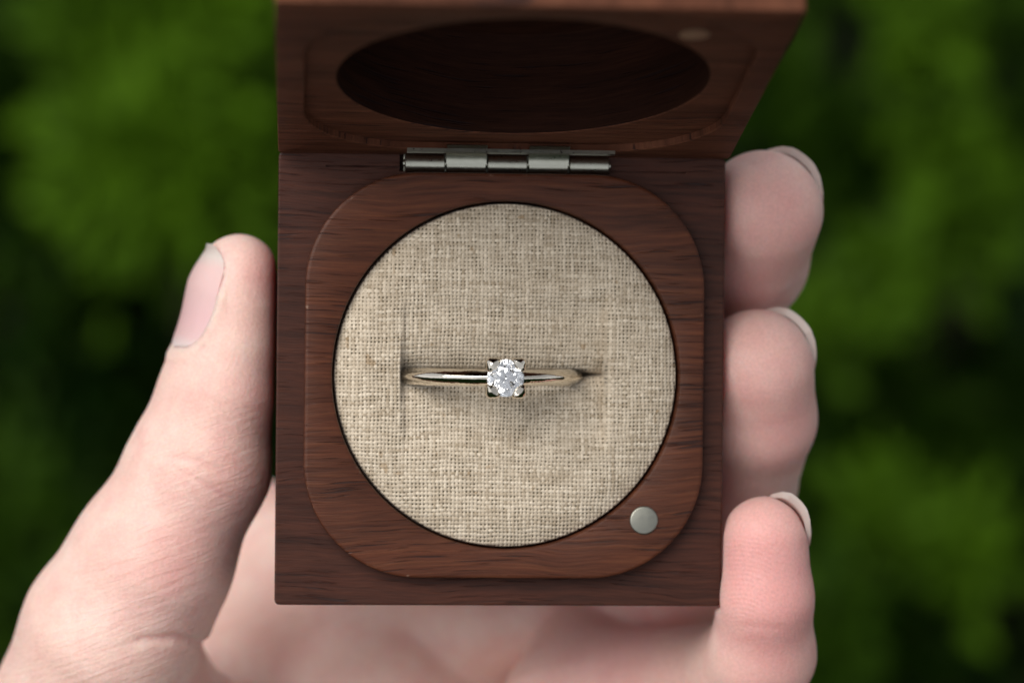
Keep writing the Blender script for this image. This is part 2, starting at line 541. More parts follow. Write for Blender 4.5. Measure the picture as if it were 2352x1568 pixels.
# ================================================================== ENGAGEMENT RING
RC = Vector((-.14, .035, -.26)); RRo = 1.07
RM = BOXM @ Matrix.Translation(RC * CM) @ Matrix.Rotation(math.radians(5.0), 4, 'Y')
ring = empty('engagement_ring', None, FRAME @ RM, 'white gold ring with one round diamond in four claws, pushed into the linen cushion', 'ring')
def band():
    n, m_ = 240, 28
    V, F = [], []
    for i in range(n):
        a = 2 * math.pi * i / n
        wob = 1 + .025 * math.sin(3 * a + 1) + .02 * math.sin(11 * a) + .012 * math.sin(23 * a + 2)
        top = max(0, math.sin(a)) ** 6
        hw_ = (.093 - .006 * top) * wob
        th = .072
        for k in range(m_):
            q = 2 * math.pi * k / m_
            cy, cr = math.cos(q), math.sin(q)
            e = .9
            yy = hw_ * math.copysign(abs(cy) ** e, cy)
            rr = th * (1.30 * (1 - abs(cy) ** 1.5) ** .85 if cr > 0 else -.7 * abs(cr) ** .5)
            R = RRo - .08 + rr
            V.append((R * math.cos(a), yy, R * math.sin(a)))
    for i in range(n):
        for k in range(m_):
            a0, b0 = i * m_ + k, i * m_ + (k + 1) % m_
            a1, b1 = ((i + 1) % n) * m_ + k, ((i + 1) % n) * m_ + (k + 1) % m_
            F.append((a0, a1, b1, b0))
    return V, F
v, f = band()
mesh_obj('band', v, f, M_gold, ring, angle=180)
GR = .205; GZ = RRo + .235
def brilliant(r):
    ang = lambda k: math.radians(22.5 * k)
    V = []
    ht, rt, rs = .30, .56, .76
    slope = ht / (1 - rt)
    T = []; S = []; Gt = []; Gb = []; L = []
    def add(x, y, z): V.append((x * r, y * r, z * r)); return len(V) - 1
    for k in range(8): T.append(add(rt * math.cos(ang(2 * k)), rt * math.sin(ang(2 * k)), .02 + ht))
    for k in range(8):
        a = ang(2 * k + 1); S.append(add(rs * math.cos(a), rs * math.sin(a), .02 + ht - slope * (rs * math.cos(ang(1)) - rt)))
    for k in range(16): Gt.append(add(math.cos(ang(k)), math.sin(ang(k)), .02))
    for k in range(16): Gb.append(add(math.cos(ang(k)), math.sin(ang(k)), -.02))
    pd, rl = .86, .24
    for k in range(8):
        a = ang(2 * k + 1); L.append(add(rl * math.cos(a), rl * math.sin(a), -.02 - pd * (1 - rl * math.cos(ang(1)))))
    cu_ = add(0, 0, -.02 - pd)
    F = [tuple(T)]
    for k in range(8):
        kp, km = (k + 1) % 8, (k - 1) % 8
        F.append((T[k], S[km], Gt[2 * k], S[k]))
        F.append((T[k], S[k], T[kp]))
        F.append((S[k], Gt[2 * k], Gt[2 * k + 1])); F.append((S[k], Gt[2 * k + 1], Gt[(2 * k + 2) % 16]))
        F.append((cu_, L[k], Gb[2 * k], L[km]))
        F.append((L[k], Gb[2 * k + 1], Gb[2 * k])); F.append((L[k], Gb[(2 * k + 2) % 16], Gb[2 * k + 1]))
    for k in range(16):
        F.append((Gt[k], Gb[k], Gb[(k + 1) % 16], Gt[(k + 1) % 16]))
    return V, F
v, f = brilliant(GR)
gem = mesh_obj('diamond', v, f, M_gem, ring, smooth=False, mat=Matrix.Translation((0, 0, GZ * CM)) @ Matrix.Rotation(math.radians(9), 4, 'Z') @ Matrix.Rotation(math.radians(2.5), 4, 'X'))
bm = bmesh.new(); bm.from_mesh(gem.data); bmesh.ops.recalc_face_normals(bm, faces=bm.faces); bm.to_mesh(gem.data); bm.free()
# setting: cup rails and four claws
def rail(rad, z, rr):
    n, m_ = 64, 10
    V, F = [], []
    for i in range(n):
        a = 2 * math.pi * i / n
        for k in range(m_):
            q = 2 * math.pi * k / m_
            V.append(((rad + rr * math.cos(q)) * math.cos(a), (rad + rr * math.cos(q)) * math.sin(a), z + rr * math.sin(q)))
    for i in range(n):
        for k in range(m_):
            F.append((i * m_ + k, ((i + 1) % n) * m_ + k, ((i + 1) % n) * m_ + (k + 1) % m_, i * m_ + (k + 1) % m_))
    return V, F
v, f = join(rail(.120, GZ - .19, .022), rail(.165, GZ - .09, .02), tube([(0, 0, RRo - .06), (0, 0, RRo + .02), (0, 0, RRo + .05)], [.12, .10, .06], 24))
mesh_obj('basket', v, f, M_gold, ring, angle=60)
for k, (sx, sy) in enumerate(((1, 1), (-1, 1), (-1, -1), (1, -1))):
    j = [1.0, 1.04, .98, 1.03][k]
    a0 = math.atan2(sy, sx)
    V, F = [], []
    na = 17
    for i in range(na):
        u = -1 + 2 * i / (na - 1)
        a_ = a0 + math.radians(25 * j) * u
        sh = 1 - .18 * u * u - .25 * u ** 6
        ro = min(.292, .224 / math.cos(math.radians(45 - 25 * abs(u))))
        sec = [(.196, -.07), (.200, .015), (.150 + .040 * u * u, .060 + .004 * k % 2), (.165 + .035 * u * u, .098 * sh), (.75 * .200 + .25 * ro, .108 * sh), (.35 * .200 + .65 * ro, .085 * sh), (ro - .008, .050 * sh), (ro, .0), (ro - .03, -.08 + .03 * u * u)]
        for r_, z_ in sec: V.append((r_ * math.cos(a_), r_ * math.sin(a_), GZ + z_))
    ns = len(sec)
    for i in range(na - 1):
        for q in range(ns):
            F.append((i * ns + q, (i + 1) * ns + q, (i + 1) * ns + (q + 1) % ns, i * ns + (q + 1) % ns))
    F.append(tuple(range(ns))); F.append(tuple(range((na - 1) * ns, na * ns))[::-1])
    stem = tube([(.070 * sx, .070 * sy, RRo - .03), (.110 * sx, .110 * sy, GZ - .18), (.145 * sx, .145 * sy, GZ - .08), (.158 * sx, .158 * sy, GZ - .03)], [.045, .06, .07, .06], 14)
    v, f = join((V, F), stem)
    mesh_obj('claw', v, f, M_gold, ring, angle=38)

# ================================================================== HAND
def A(*n): return [(P(px, py, z), a, b_) for px, py, z, a, b_ in n]
def nv(v): v = np.array(v, float); return v / np.linalg.norm(v)
CH = {
 'thumb': (A((110, 1960, -3.0, 1.5, 1.6), (262, 1450, -1.45, 1.02, 1.25), (345, 1290, -1.2, .90, 1.12), (458, 1065, -1.05, .775, 1.0),
             (500, 900, -1.0, .62, .88), (524, 780, -1.0, .52, .80), (537, 670, -.98, .46, .70), (549, 618, -.95, .40, .58)), nv((.34, 0, .94)), .25),
 'index': (A((1752, 484, -.95, .69, .69), (1722, 600, -1.8, .65, .65), (1610, 760, -3.2, .76, .76), (1400, 960, -3.7, .85, .85), (1050, 1180, -4.2, .95, .95)), nv((0, 0, 1)), .2),
 'middle': (A((1738, 842, -.85, .655, .655), (1743, 960, -1.3, .648, .648), (1700, 1110, -2.2, .66, .66), (1610, 1260, -3.3, .80, .80), (1500, 1370, -4.2, .80, .80), (1280, 1400, -4.8, .85, .85), (1000, 1420, -5.2, .95, .95)), nv((0, 0, 1)), .12),
 'ring': (A((1757, 1238, -.2, .49, .49), (1757, 1370, -.3, .535, .535), (1750, 1500, -.75, .60, .60), (1680, 1575, -1.9, .74, .74), (1460, 1600, -3.2, .82, .82), (1340, 1660, -3.6, 1.0, 1.0), (1180, 1950, -4.3, 1.0, 1.0)), nv((0, 0, 1)), .12),
 'little': (A((1700, 1740, -.6, .42, .42), (1690, 1840, -1.2, .48, .48), (1600, 1930, -2.4, .55, .55), (1380, 1900, -3.5, .65, .65), (1100, 1900, -4.4, .8, .8)), nv((0, 0, 1)), .2),
}
PALM = A((560, 1230, -6.3, .8, .8), (620, 1500, -5.5, 1.15, 1.15), (860, 1330, -5.5, 1.1, 1.1), (1060, 1480, -6.0, 1.2, 1.2), (1080, 1850, -5.5, 1.5, 1.5), (750, 1800, -5.4, 1.4, 1.4), (380, 1900, -4.6, 1.9, 1.9))
THENAR = A((385, 1690, -2.6, 1.0, 1.0), (250, 1930, -3.2, 1.5, 1.5))
PAD = A((850, 1610, -5.2, 1.42, 1.42), (740, 1950, -5.3, 1.6, 1.6))
WEDGE = A((1350, 1350, -4.5, .40, .40), (1350, 1610, -3.65, .98, .98))
WRIST = A((700, 2100, -5.6, 2.0, 2.0), (600, 2700, -6.6, 2.3, 2.3), (480, 3300, -8.0, 2.5, 2.5))

def seg_d(Q, p0, a0, b0, p1, a1, b1, wv):
    p0, p1 = np.array(p0, np.float32), np.array(p1, np.float32)
    d = p1 - p0; L2 = float(d @ d)
    R = Q - p0
    tt = np.clip((R @ d) / L2, 0, 1)
    R = R - tt[:, None] * d
    a = a0 + (a1 - a0) * tt; b_ = b0 + (b1 - b0) * tt
    wv = wv.astype(np.float32)
    cw = R @ wv
    k = (a / b_)
    l2 = np.maximum((R * R).sum(1) - cw * cw, 0) + (cw * k) ** 2
    return np.sqrt(l2) - a

def smin(a, b_, k):
    h = np.maximum(k - np.abs(a - b_), 0) / k
    return np.minimum(a, b_) - h * h * k * .25

def chain_d(Q, nodes, wv, k):
    D = None
    for i in range(len(nodes) - 1):
        s = seg_d(Q, *nodes[i], *nodes[i + 1], wv)
        D = s if D is None else smin(D, s, k)
    return D

# creases: polylines in picture-plane millimetres with depth, carved into the skin
def creases():
    L = []
    def c(pts, w_, d_): L.append(([P(*p) for p in pts], w_, d_))
    c([(270, 1072, -1.0), (330, 1062, -.5), (400, 1052, -.1), (450, 1058, .0), (510, 1085, -.1), (570, 1120, -.4)], .035, .022)
    c([(395, 1068, -.1), (450, 1100, .0), (520, 1145, -.1), (580, 1180, -.4)], .03, .012)
    c([(380, 1000, -.2), (440, 985, -.05), (500, 990, .0)], .03, .008)
    c([(415, 800, -.8), (440, 812, -.5), (470, 800, -.25)], .03, .018)
    c([(120, 1560, -.8), (220, 1500, -.4), (330, 1466, -.3), (400, 1462, -.4), (475, 1478, -1.0)], .05, .045)
    c([(230, 1580, -.5), (330, 1520, -.4), (430, 1500, -.7)], .04, .014)
    c([(470, 1475, -1.6), (505, 1520, -2.6), (560, 1600, -3.6), (600, 1700, -3.8)], .09, .12)
    c([(1606, 1480, -2.2), (1650, 1530, -1.5), (1700, 1570, -1.0), (1770, 1590, -.3)], .07, .10)
    c([(1660, 1440, -.5), (1720, 1432, .1), (1790, 1440, .1), (1850, 1452, -.3)], .05, .008)
    return L
CR = creases()
NAILS = []      # filled below: (centre, U, V, n, hu, hv)

def hand_d(Q):
    Q = Q.astype(np.float32)
    palm = None
    up = np.array((0, 0, 1.0))
    nodes = PALM
    for i in range(len(nodes) - 1):
        s = seg_d(Q, *nodes[i], *nodes[i + 1], up)
        palm = s if palm is None else smin(palm, s, .7)
    s = seg_d(Q, *PALM[-1], *WRIST[0], up); palm = smin(palm, s, .8)
    for i in range(2):
        s = seg_d(Q, *WRIST[i], *WRIST[i + 1], up); palm = smin(palm, s, .8)
    th_ = seg_d(Q, *THENAR[0], *THENAR[1], up)
    palm = smin(palm, th_, .5)
    palm = smin(palm, seg_d(Q, *PAD[0], *PAD[1], up), .22)
    wd_ = seg_d(Q, *WEDGE[0], *WEDGE[1], up)
    D = None
    for nme, (nodes, wv, k) in CH.items():
        cch = chain_d(Q, nodes, wv, k)
        if nme == 'ring': cch = smin(cch, wd_, .35)
        g = smin(palm, cch, {'thumb': .8, 'ring': .12, 'middle': .2}.get(nme, .45))
        D = g if D is None else smin(D, g, .05)
    return D

BOXI = np.array((FRAME.to_3x3().inverted() @ (FRAME @ BOXM).to_3x3()).to_4x4().inverted())[:3, :3].astype(np.float32)
def box_d(Q):
    q = Q @ BOXI.T
    e = np.array((HW, HY, 1.1), np.float32)
    q = np.abs(q - np.array((0, 0, -1.1), np.float32)) - e
    return np.linalg.norm(np.maximum(q, 0), axis=1) + np.minimum(q.max(1), 0)

def full_d(Q, fine=True):
    D = hand_d(Q)
    bd = .012 - box_d(Q)
    k = .10
    h = np.maximum(k - np.abs(D - bd), 0) / k
    D = np.maximum(D, bd) + h * h * k * .25
    if fine:
        near = np.abs(D) < .5
        q = Q[near]; add_ = np.zeros(len(q), np.float32)
        for pts, w_, d_ in CR:
            m_ = None
            lo = np.min(pts, 0) - .6; hi = np.max(pts, 0) + .6
            sel = ((q > lo) & (q < hi)).all(1)
            if not sel.any(): continue
            qs = q[sel]
            for i in range(len(pts) - 1):
                p0, p1 = np.array(pts[i]), np.array(pts[i + 1])
                d = p1 - p0; R = qs - p0; tt = np.clip(R @ d / (d @ d), 0, 1)
                R = R - tt[:, None] * d
                R[:, 2] *= (.35 if w_ < .08 else .12)
                l = np.sqrt((R * R).sum(1))
                m_ = l if m_ is None else np.minimum(m_, l)
            add_[sel] += d_ * np.exp(-(m_ / w_) ** 2)
        for (cn, U, Vv, nn, hu, hv, dep) in NAILS:
            R = q - cn
            a_, b_, c_n = R @ U / hu, R @ Vv / hv, R @ nn
            rr_ = (np.abs(a_) ** 3.2 + np.abs(b_) ** 3.2) ** (1 / 3.2)
            gate = (c_n > -.22) & (c_n < .6)
            bed = -.0 + .022 * smooth01((1.06 - rr_) / .12)          # the nail lies in a shallow bed
            fold = -(.020 * dep) * np.exp(-((rr_ - 1.16) / .09) ** 2) * (a_ < .8)
            add_ += np.where(gate, bed + fold, 0)
        D[near] += add_
        # broad unevenness of flesh
        D = D + .014 * (vnoise(Q[:, 0] + Q[:, 2] * .6, Q[:, 1] - Q[:, 2] * .5, 31, 1.1) - .5)
    return D

def batched(fn, Q, n=400000):
    return np.concatenate([fn(Q[i:i + n]) for i in range(0, len(Q), n)])

def surface_nets(h, lo, hi):
    lo, hi = np.array(lo, float), np.array(hi, float)
    n = np.ceil((hi - lo) / h).astype(int) + 1
    # coarse pass to skip empty space
    cs = 4
    nc = np.ceil(n / cs).astype(int) + 1
    gx, gy, gz = [lo[a] + np.arange(nc[a]) * h * cs for a in range(3)]
    Qc = np.stack(np.meshgrid(gx, gy, gz, indexing='ij'), -1).reshape(-1, 3)
    Dc = batched(lambda q: full_d(q, False), Qc).reshape(nc)
    Fv = np.kron(Dc, np.ones((cs, cs, cs), np.float32))
    off = cs // 2
    Fv = Fv[:n[0], :n[1], :n[2]]
    m_ = np.abs(Fv) < h * cs * 2.2 + .25
    ii = np.argwhere(m_)
    Fv = Fv.astype(np.float32)
    Fv[m_] = batched(lambda q: full_d(q, True), lo + ii * h)
    S = Fv < 0
    c8 = [S[dx:S.shape[0] - 1 + dx, dy:S.shape[1] - 1 + dy, dz:S.shape[2] - 1 + dz] for dx in (0, 1) for dy in (0, 1) for dz in (0, 1)]
    sm = sum(c.astype(np.int8) for c in c8)
    act = (sm > 0) & (sm < 8)
    cid = -np.ones(act.shape, int); ca = np.argwhere(act); cid[act] = np.arange(len(ca))
    pos = np.zeros((len(ca), 3)); cnt = np.zeros(len(ca))
    cor = [(dx, dy, dz) for dx in (0, 1) for dy in (0, 1) for dz in (0, 1)]
    for a_ in cor:
        for b_ in cor:
            if sum(b_[i] - a_[i] for i in range(3)) == 1 and all(b_[i] >= a_[i] for i in range(3)):
                fa = Fv[ca[:, 0] + a_[0], ca[:, 1] + a_[1], ca[:, 2] + a_[2]]; fb = Fv[ca[:, 0] + b_[0], ca[:, 1] + b_[1], ca[:, 2] + b_[2]]
                x = (fa < 0) != (fb < 0)
                tt = np.where(x, fa / np.where(x, fa - fb, 1), 0)
                p = np.array(a_) + tt[:, None] * (np.array(b_) - np.array(a_))
                pos[x] += p[x]; cnt[x] += 1
    pos = lo + (ca + pos / cnt[:, None]) * h
    Fq = []
    for ax in range(3):
        o1, o2 = (ax + 1) % 3, (ax + 2) % 3
        sl0 = [slice(1, -1)] * 3; sl1 = [slice(1, -1)] * 3
        sl0[ax] = slice(0, -1); sl1[ax] = slice(1, None)
        A0, A1 = S[tuple(sl0)], S[tuple(sl1)]
        e = np.argwhere(A0 != A1)
        base_ = e.copy(); base_[:, o1] += 1; base_[:, o2] += 1
        flip = A0[tuple(e.T)]
        d1 = np.zeros(3, int); d1[o1] = 1; d2 = np.zeros(3, int); d2[o2] = 1
        q = [cid[tuple((base_ - a_ * d1 - b_ * d2).T)] for a_, b_ in ((1, 1), (0, 1), (0, 0), (1, 0))]
        q = np.stack(q, 1); q[~flip] = q[~flip][:, ::-1]
        Fq.append(q)
    return pos, np.concatenate(Fq)

def subdivide(V, F):
    e = np.concatenate([F[:, [i, (i + 1) % 4]] for i in range(4)])
    es = np.sort(e, 1); ue, inv = np.unique(es, axis=0, return_inverse=True)
    inv = inv.reshape(4, len(F)).T
    nV = len(V); em = (V[ue[:, 0]] + V[ue[:, 1]]) / 2; fm = V[F].mean(1)
    VV = np.concatenate([V, em, fm])
    ec = nV + inv; fc = nV + len(ue) + np.arange(len(F))
    Fn = np.concatenate([np.stack([F[:, i], ec[:, i], fc, ec[:, (i - 1) % 4]], 1) for i in range(4)])
    return VV, Fn

def grad(fn, Q, e=.012):
    g = np.stack([fn(Q + np.eye(3)[i] * e) - fn(Q - np.eye(3)[i] * e) for i in range(3)], 1)
    return g / np.maximum(np.linalg.norm(g, axis=1, keepdims=True), 1e-6)

# nails: (finger, centre px, normal, long axis, half length, half width, free edge length)
def nail_def(cpx, nn, U, hu, hv, dep=.0):
    nn = nv(nn); U = np.array(U, float); U = nv(U - nn * (U @ nn)); Vv = np.cross(nn, U)
    c0 = np.array(P(*cpx))
    # march from outside to the skin
    q = c0 + nn * 2.0
    for _ in range(60):
        d = full_d(q[None], False)[0]
        q = q - nn * max(d, .003) * .7
        if d < .004: break
    return (q, U, Vv, nn, hu, hv, dep)
nd = [nail_def((525, 680, -.98), (-.92, .10, .40), (.18, 1, .05), .66, .60, 1.0),
      nail_def((1752, 490, -1.2), (.68, .72, -.16), (-.05, .26, .95), .46, .46),
      nail_def((1738, 850, -1.15), (.76, .64, -.16), (-.05, .30, .95), .46, .46),
      nail_def((1757, 1245, -.45), (.80, .58, -.20), (-.05, .35, .93), .50, .36)]
NAILS += nd
hv_, hf_ = surface_nets(.07, (-6.6, -7.2, -8.2), (4.2, 2.9, .9))
hv_, hf_ = subdivide(hv_, hf_)
for _ in range(2):
    d = batched(full_d, hv_); g = np.concatenate([grad(full_d, hv_[i:i + 300000]) for i in range(0, len(hv_), 300000)])
    hv_ = hv_ - g * np.clip(d, -.04, .04)[:, None]

# skin material -------------------------------------------------------
def skin_mat():
    m, t, b = new_mat('skin')
    v = coords(t)
    n1 = noise(t, v, .9, 4, .55)
    n2 = noise(t, coords(t, (1, 1, 1), (0, 0, 0), (5, 3, 1)), 2.6, 4, .6)
    c = ramp(t, n1, [(.3, (.80, .52, .455)), (.5, (.86, .60, .53)), (.72, (.90, .68, .61))])
    c = mixc(t, ramp(t, n2, [(.42, 0.0), (.72, .65)]), c, (.80, .46, .42))
    red = N(t, 'ShaderNodeAttribute', attribute_name='flush')
    c = mixc(t, red.outputs['Fac'], c, (.80, .34, .34))
    n3 = noise(t, v, 30, 3, .6)
    c = mixc(t, .35, c, ramp(t, n3, [(.3, .76), (.7, 1.14)]), 'MULTIPLY')
    t.links.new(c, b.inputs['Base Color'])
    b.inputs['Roughness'].default_value = .52
    b.inputs['Specular IOR Level'].default_value = .4
    b.inputs['Subsurface Weight'].default_value = .52
    b.inputs['Subsurface Radius'].default_value = (1.0, .30, .18)
    b.inputs['Subsurface Scale'].default_value = .005
    # fine skin lines: run across the thumb, seen on its side
    la = N(t, 'ShaderNodeAttribute', attribute_name='lines')
    l1 = noise(t, coords(t, (1.4, 12, 3), (0, 0, math.radians(-20))), 1, 4, .62, .3)
    l2 = noise(t, coords(t, (9, 3, 3), (0, 0, math.radians(8))), 2.6, 3, .6, .2)
    pore = N(t, 'ShaderNodeTexVoronoi'); pore.inputs['Scale'].default_value = 26; t.links.new(v, pore.inputs['Vector'])
    h = math_(t, 'ADD', math_(t, 'MULTIPLY', l1, math_(t, 'MULTIPLY', la.outputs['Fac'], 1.0)), math_(t, 'MULTIPLY', l2, .25))
    h = math_(t, 'ADD', h, math_(t, 'MULTIPLY', pore.outputs['Distance'], .12))
    nb = bump(t, h, .00042, .6)
    # friction ridges on the pad
    pr = N(t, 'ShaderNodeAttribute', attribute_name='pad')
    wv = N(t, 'ShaderNodeTexWave', wave_type='RINGS', rings_direction='Z')
    wv.inputs['Scale'].default_value = 7.5; wv.inputs['Distortion'].default_value = 1.2; wv.inputs['Detail'].default_value = 1; wv.inputs['Detail Scale'].default_value = .4
    q = P(1700, 1480, 0)
    t.links.new(coords(t, (1, .8, 1), (0, 0, 0), (-q[0], -q[1] * .8, 0)), wv.inputs['Vector'])
    nb = bump(t, math_(t, 'MULTIPLY', wv.outputs['Fac'], pr.outputs['Fac']), .00005, .35, nb)
    t.links.new(nb, b.inputs['Normal'])
    return m
M_skin = skin_mat()
hand = mesh_obj('hand', hv_, hf_, M_skin, None, angle=180, mat=FRAME)
hand['label'] = 'left hand with pale skin cradling the wooden ring box, thumb on its left side'
hand['category'] = 'hand'
def attr(name, val):
    a = hand.data.attributes.new(name, 'FLOAT', 'POINT'); a.data.foreach_set('value', np.asarray(val, np.float32))
n_ = len(hand.data.vertices)
co = np.empty(n_ * 3, np.float32); hand.data.vertices.foreach_get('co', co); co = co.reshape(-1, 3) * 100
def blob(px, r):
    return np.exp(-(np.linalg.norm(co - np.array(P(*px)), axis=1) / r) ** 2)
fl = .55 * blob((1760, 500, -.5), .8) + .5 * blob((1700, 660, -1.6), .7) + .5 * blob((1740, 860, -.4), .7) + .6 * blob((1800, 970, -.9), .5) + .75 * blob((1740, 1250, .2), .75) \
    + .6 * blob((1800, 1420, .2), .8) + .7 * blob((610, 640, -.6), .42) + .35 * blob((580, 900, -.3), .45) + .35 * blob((560, 1130, 0), .6) + .4 * blob((420, 1330, 0), .8) + .35 * blob((1400, 1480, -2.8), 1.2) \
    + .5 * blob((1650, 1150, -2), .8) + .5 * blob((1690, 560, -1.4), .6) + .5 * blob((1690, 1040, -1.6), .6) + .4 * blob((1760, 1540, -.3), .7) + .3 * blob((1450, 1500, -2.5), 1.2)
attr('flush', np.clip(fl * .8, 0, .7))
ln = np.clip((P(0, 860, 0)[1] - co[:, 1]) / .6, 0, 1) * np.clip((-1.5 - co[:, 0] - (co[:, 1] + 2.5) * -.15) / .4, 0, 1)
attr('lines', np.clip(ln, 0.05, 1))
attr('pad', np.clip(1.3 * blob((1730, 1300, .3), .75), 0, 1))

# nails ---------------------------------------------------------------
m, t, b = new_mat('fingernail')
v = coords(t)
at = N(t, 'ShaderNodeAttribute', attribute_name='free')
c = ramp(t, at.outputs['Fac'], [(0.0, (.86, .70, .68)), (.12, (.84, .50, .50)), (.30, (.84, .48, .49)), (.75, (.85, .53, .51)), (.88, (.72, .58, .54)), (1.0, (.54, .46, .43))])
t.links.new(c, b.inputs['Base Color'])
b.inputs['Roughness'].default_value = .34; b.inputs['Specular IOR Level'].default_value = .35
b.inputs['Subsurface Weight'].default_value = .3
b.inputs['Subsurface Radius'].default_value = (1, .4, .3); b.inputs['Subsurface Scale'].default_value = .0015
t.links.new(bump(t, noise(t, coords(t, (1, 1, 1)), 6, 3, .5), .00008, .5), b.inputs['Normal'])
M_nail = m
m, t, b = new_mat('nail_edge')
b.inputs['Base Color'].default_value = (.62, .58, .54, 1); b.inputs['Roughness'].default_value = .3
b.inputs['Transmission Weight'].default_value = .25
M_edge = m
def nail(df, fing, over, name='fingernail', base_lift=.012, cut_=.78, rise=.008, thick=.02):
    cn, U, Vv, nn, hu, hv, dep = df
    nu, nw = 36, 28
    nodes_, wv_, k_c = CH[fing]
    base_fn = lambda q: chain_d(np.asarray(q, np.float32), nodes_, wv_, k_c)
    G = []
    fr = []
    us = np.linspace(-1, 1, nu); ws = np.linspace(-1, 1, nw)
    pts = []
    for u in us:
        ww = (1 - abs(u) ** 3.2) ** (1 / 3.2) if u < 0 else (1 - .9 * u ** 4) ** .5
        for w_ in ws:
            pts.append((u, w_ * max(ww, .02)))
    pts = np.array(pts)
    # curved patch: cylinder-like arc over the finger, projected to skin along a blended direction
    uu = np.minimum(pts[:, 0], cut_)
    q = cn + U * (uu * hu)[:, None] + Vv * (pts[:, 1] * hv)[:, None] + nn * .5
    q = q - nn * .5 - nn * ((pts[:, 1] * hv) ** 2 * .45)[:, None]
    for _ in range(14):
        q = q - grad(base_fn, q) * np.clip(base_fn(q), -.08, .08)[:, None]
    q = q + U * ((pts[:, 0] - uu) * (hu + over / (1 - cut_)))[:, None]
    outn = grad(base_fn, q)
    # beyond the flesh the plate keeps going straight
    n0 = outn.copy()
    wf = 1 - np.abs(pts[:, 1]) ** 3
    lift = base_lift + rise * np.maximum(pts[:, 0], 0) * wf
    top = q + n0 * lift[:, None]
    bot = q + n0 * (-.012)
    idx = np.arange(nu * nw).reshape(nu, nw)
    F = []
    for i in range(nu - 1):
        for j in range(nw - 1):
            F.append((idx[i, j], idx[i + 1, j], idx[i + 1, j + 1], idx[i, j + 1]))
            o = nu * nw
            F.append((o + idx[i, j], o + idx[i, j + 1], o + idx[i + 1, j + 1], o + idx[i + 1, j]))
    ring_ = list(idx[0, :]) + list(idx[1:, -1]) + list(idx[-1, -2::-1]) + list(idx[-2:0:-1, 0])
    o = nu * nw
    for a_, b_ in zip(ring_, ring_[1:] + ring_[:1]): F.append((a_, b_, b_ + o, a_ + o))
    V = np.concatenate([top, bot])
    ob = mesh_obj(name, V, F, M_nail, hand, angle=60)
    a_ = ob.data.attributes.new('free', 'FLOAT', 'POINT')
    val = np.tile((pts[:, 0] + 1) / 2, 2)
    a_.data.foreach_set('value', val.astype(np.float32))
    bm = bmesh.new(); bm.from_mesh(ob.data); bmesh.ops.recalc_face_normals(bm, faces=bm.faces); bm.to_mesh(ob.data); bm.free()
    return ob
nail(nd[0], 'thumb', .015, 'thumbnail', cut_=.92, base_lift=.004, rise=.004, thick=.02)
for df, fg in zip(nd[1:], ('index', 'middle', 'ring')): nail(df, fg, .05, base_lift=.014, cut_=.85, rise=.062, thick=.035)

# ================================================================== BACKGROUND: SHRUBS AND GROUND
m, t, b = new_mat('soil')
v = coords(t, (.01, .01, .01))
c = ramp(t, noise(t, v, 6, 6, .6), [(.3, (.0025, .006, .0015)), (.6, (.005, .012, .003)), (.8, (.008, .02, .004))])
t.links.new(c, b.inputs['Base Color']); b.inputs['Roughness'].default_value = .95; b.inputs['Specular IOR Level'].default_value = .02
M_soil = m
g = mesh_obj('ground', [(-60, -60, 0), (60, -60, 0), (60, 60, 0), (-60, 60, 0)], [(0, 1, 2, 3)], M_soil, None, scale=1)
g['kind'] = 'structure'; g['label'] = 'dark grassy ground below the shrubs'

def leaf_mat(name, sat=1.0):
    m, t, b = new_mat(name)
    at = N(t, 'ShaderNodeAttribute', attribute_name='leafcol')
    t.links.new(at.outputs['Color'], b.inputs['Base Color'])
    b.inputs['Roughness'].default_value = .5; b.inputs['Specular IOR Level'].default_value = .06
    tr = N(t, 'ShaderNodeBsdfTranslucent'); t.links.new(at.outputs['Color'], tr.inputs[0])
    mx = N(t, 'ShaderNodeMixShader'); mx.inputs[0].default_value = .25
    out = [n for n in t.nodes if n.type == 'OUTPUT_MATERIAL'][0]
    t.links.new(b.outputs[0], mx.inputs[1]); t.links.new(tr.outputs[0], mx.inputs[2]); t.links.new(mx.outputs[0], out.inputs[0])
    return m
M_leaf = leaf_mat('leaf')
m, t, b = new_mat('bark'); b.inputs['Base Color'].default_value = (.045, .032, .02, 1); b.inputs['Roughness'].default_value = .9
t.links.new(ramp(t, noise(t, coords(t, (1, 1, .2)), 3, 4, .6), [(.3, (.02, .015, .01)), (.7, (.07, .05, .03))]), b.inputs['Base Color'])
M_bark = m

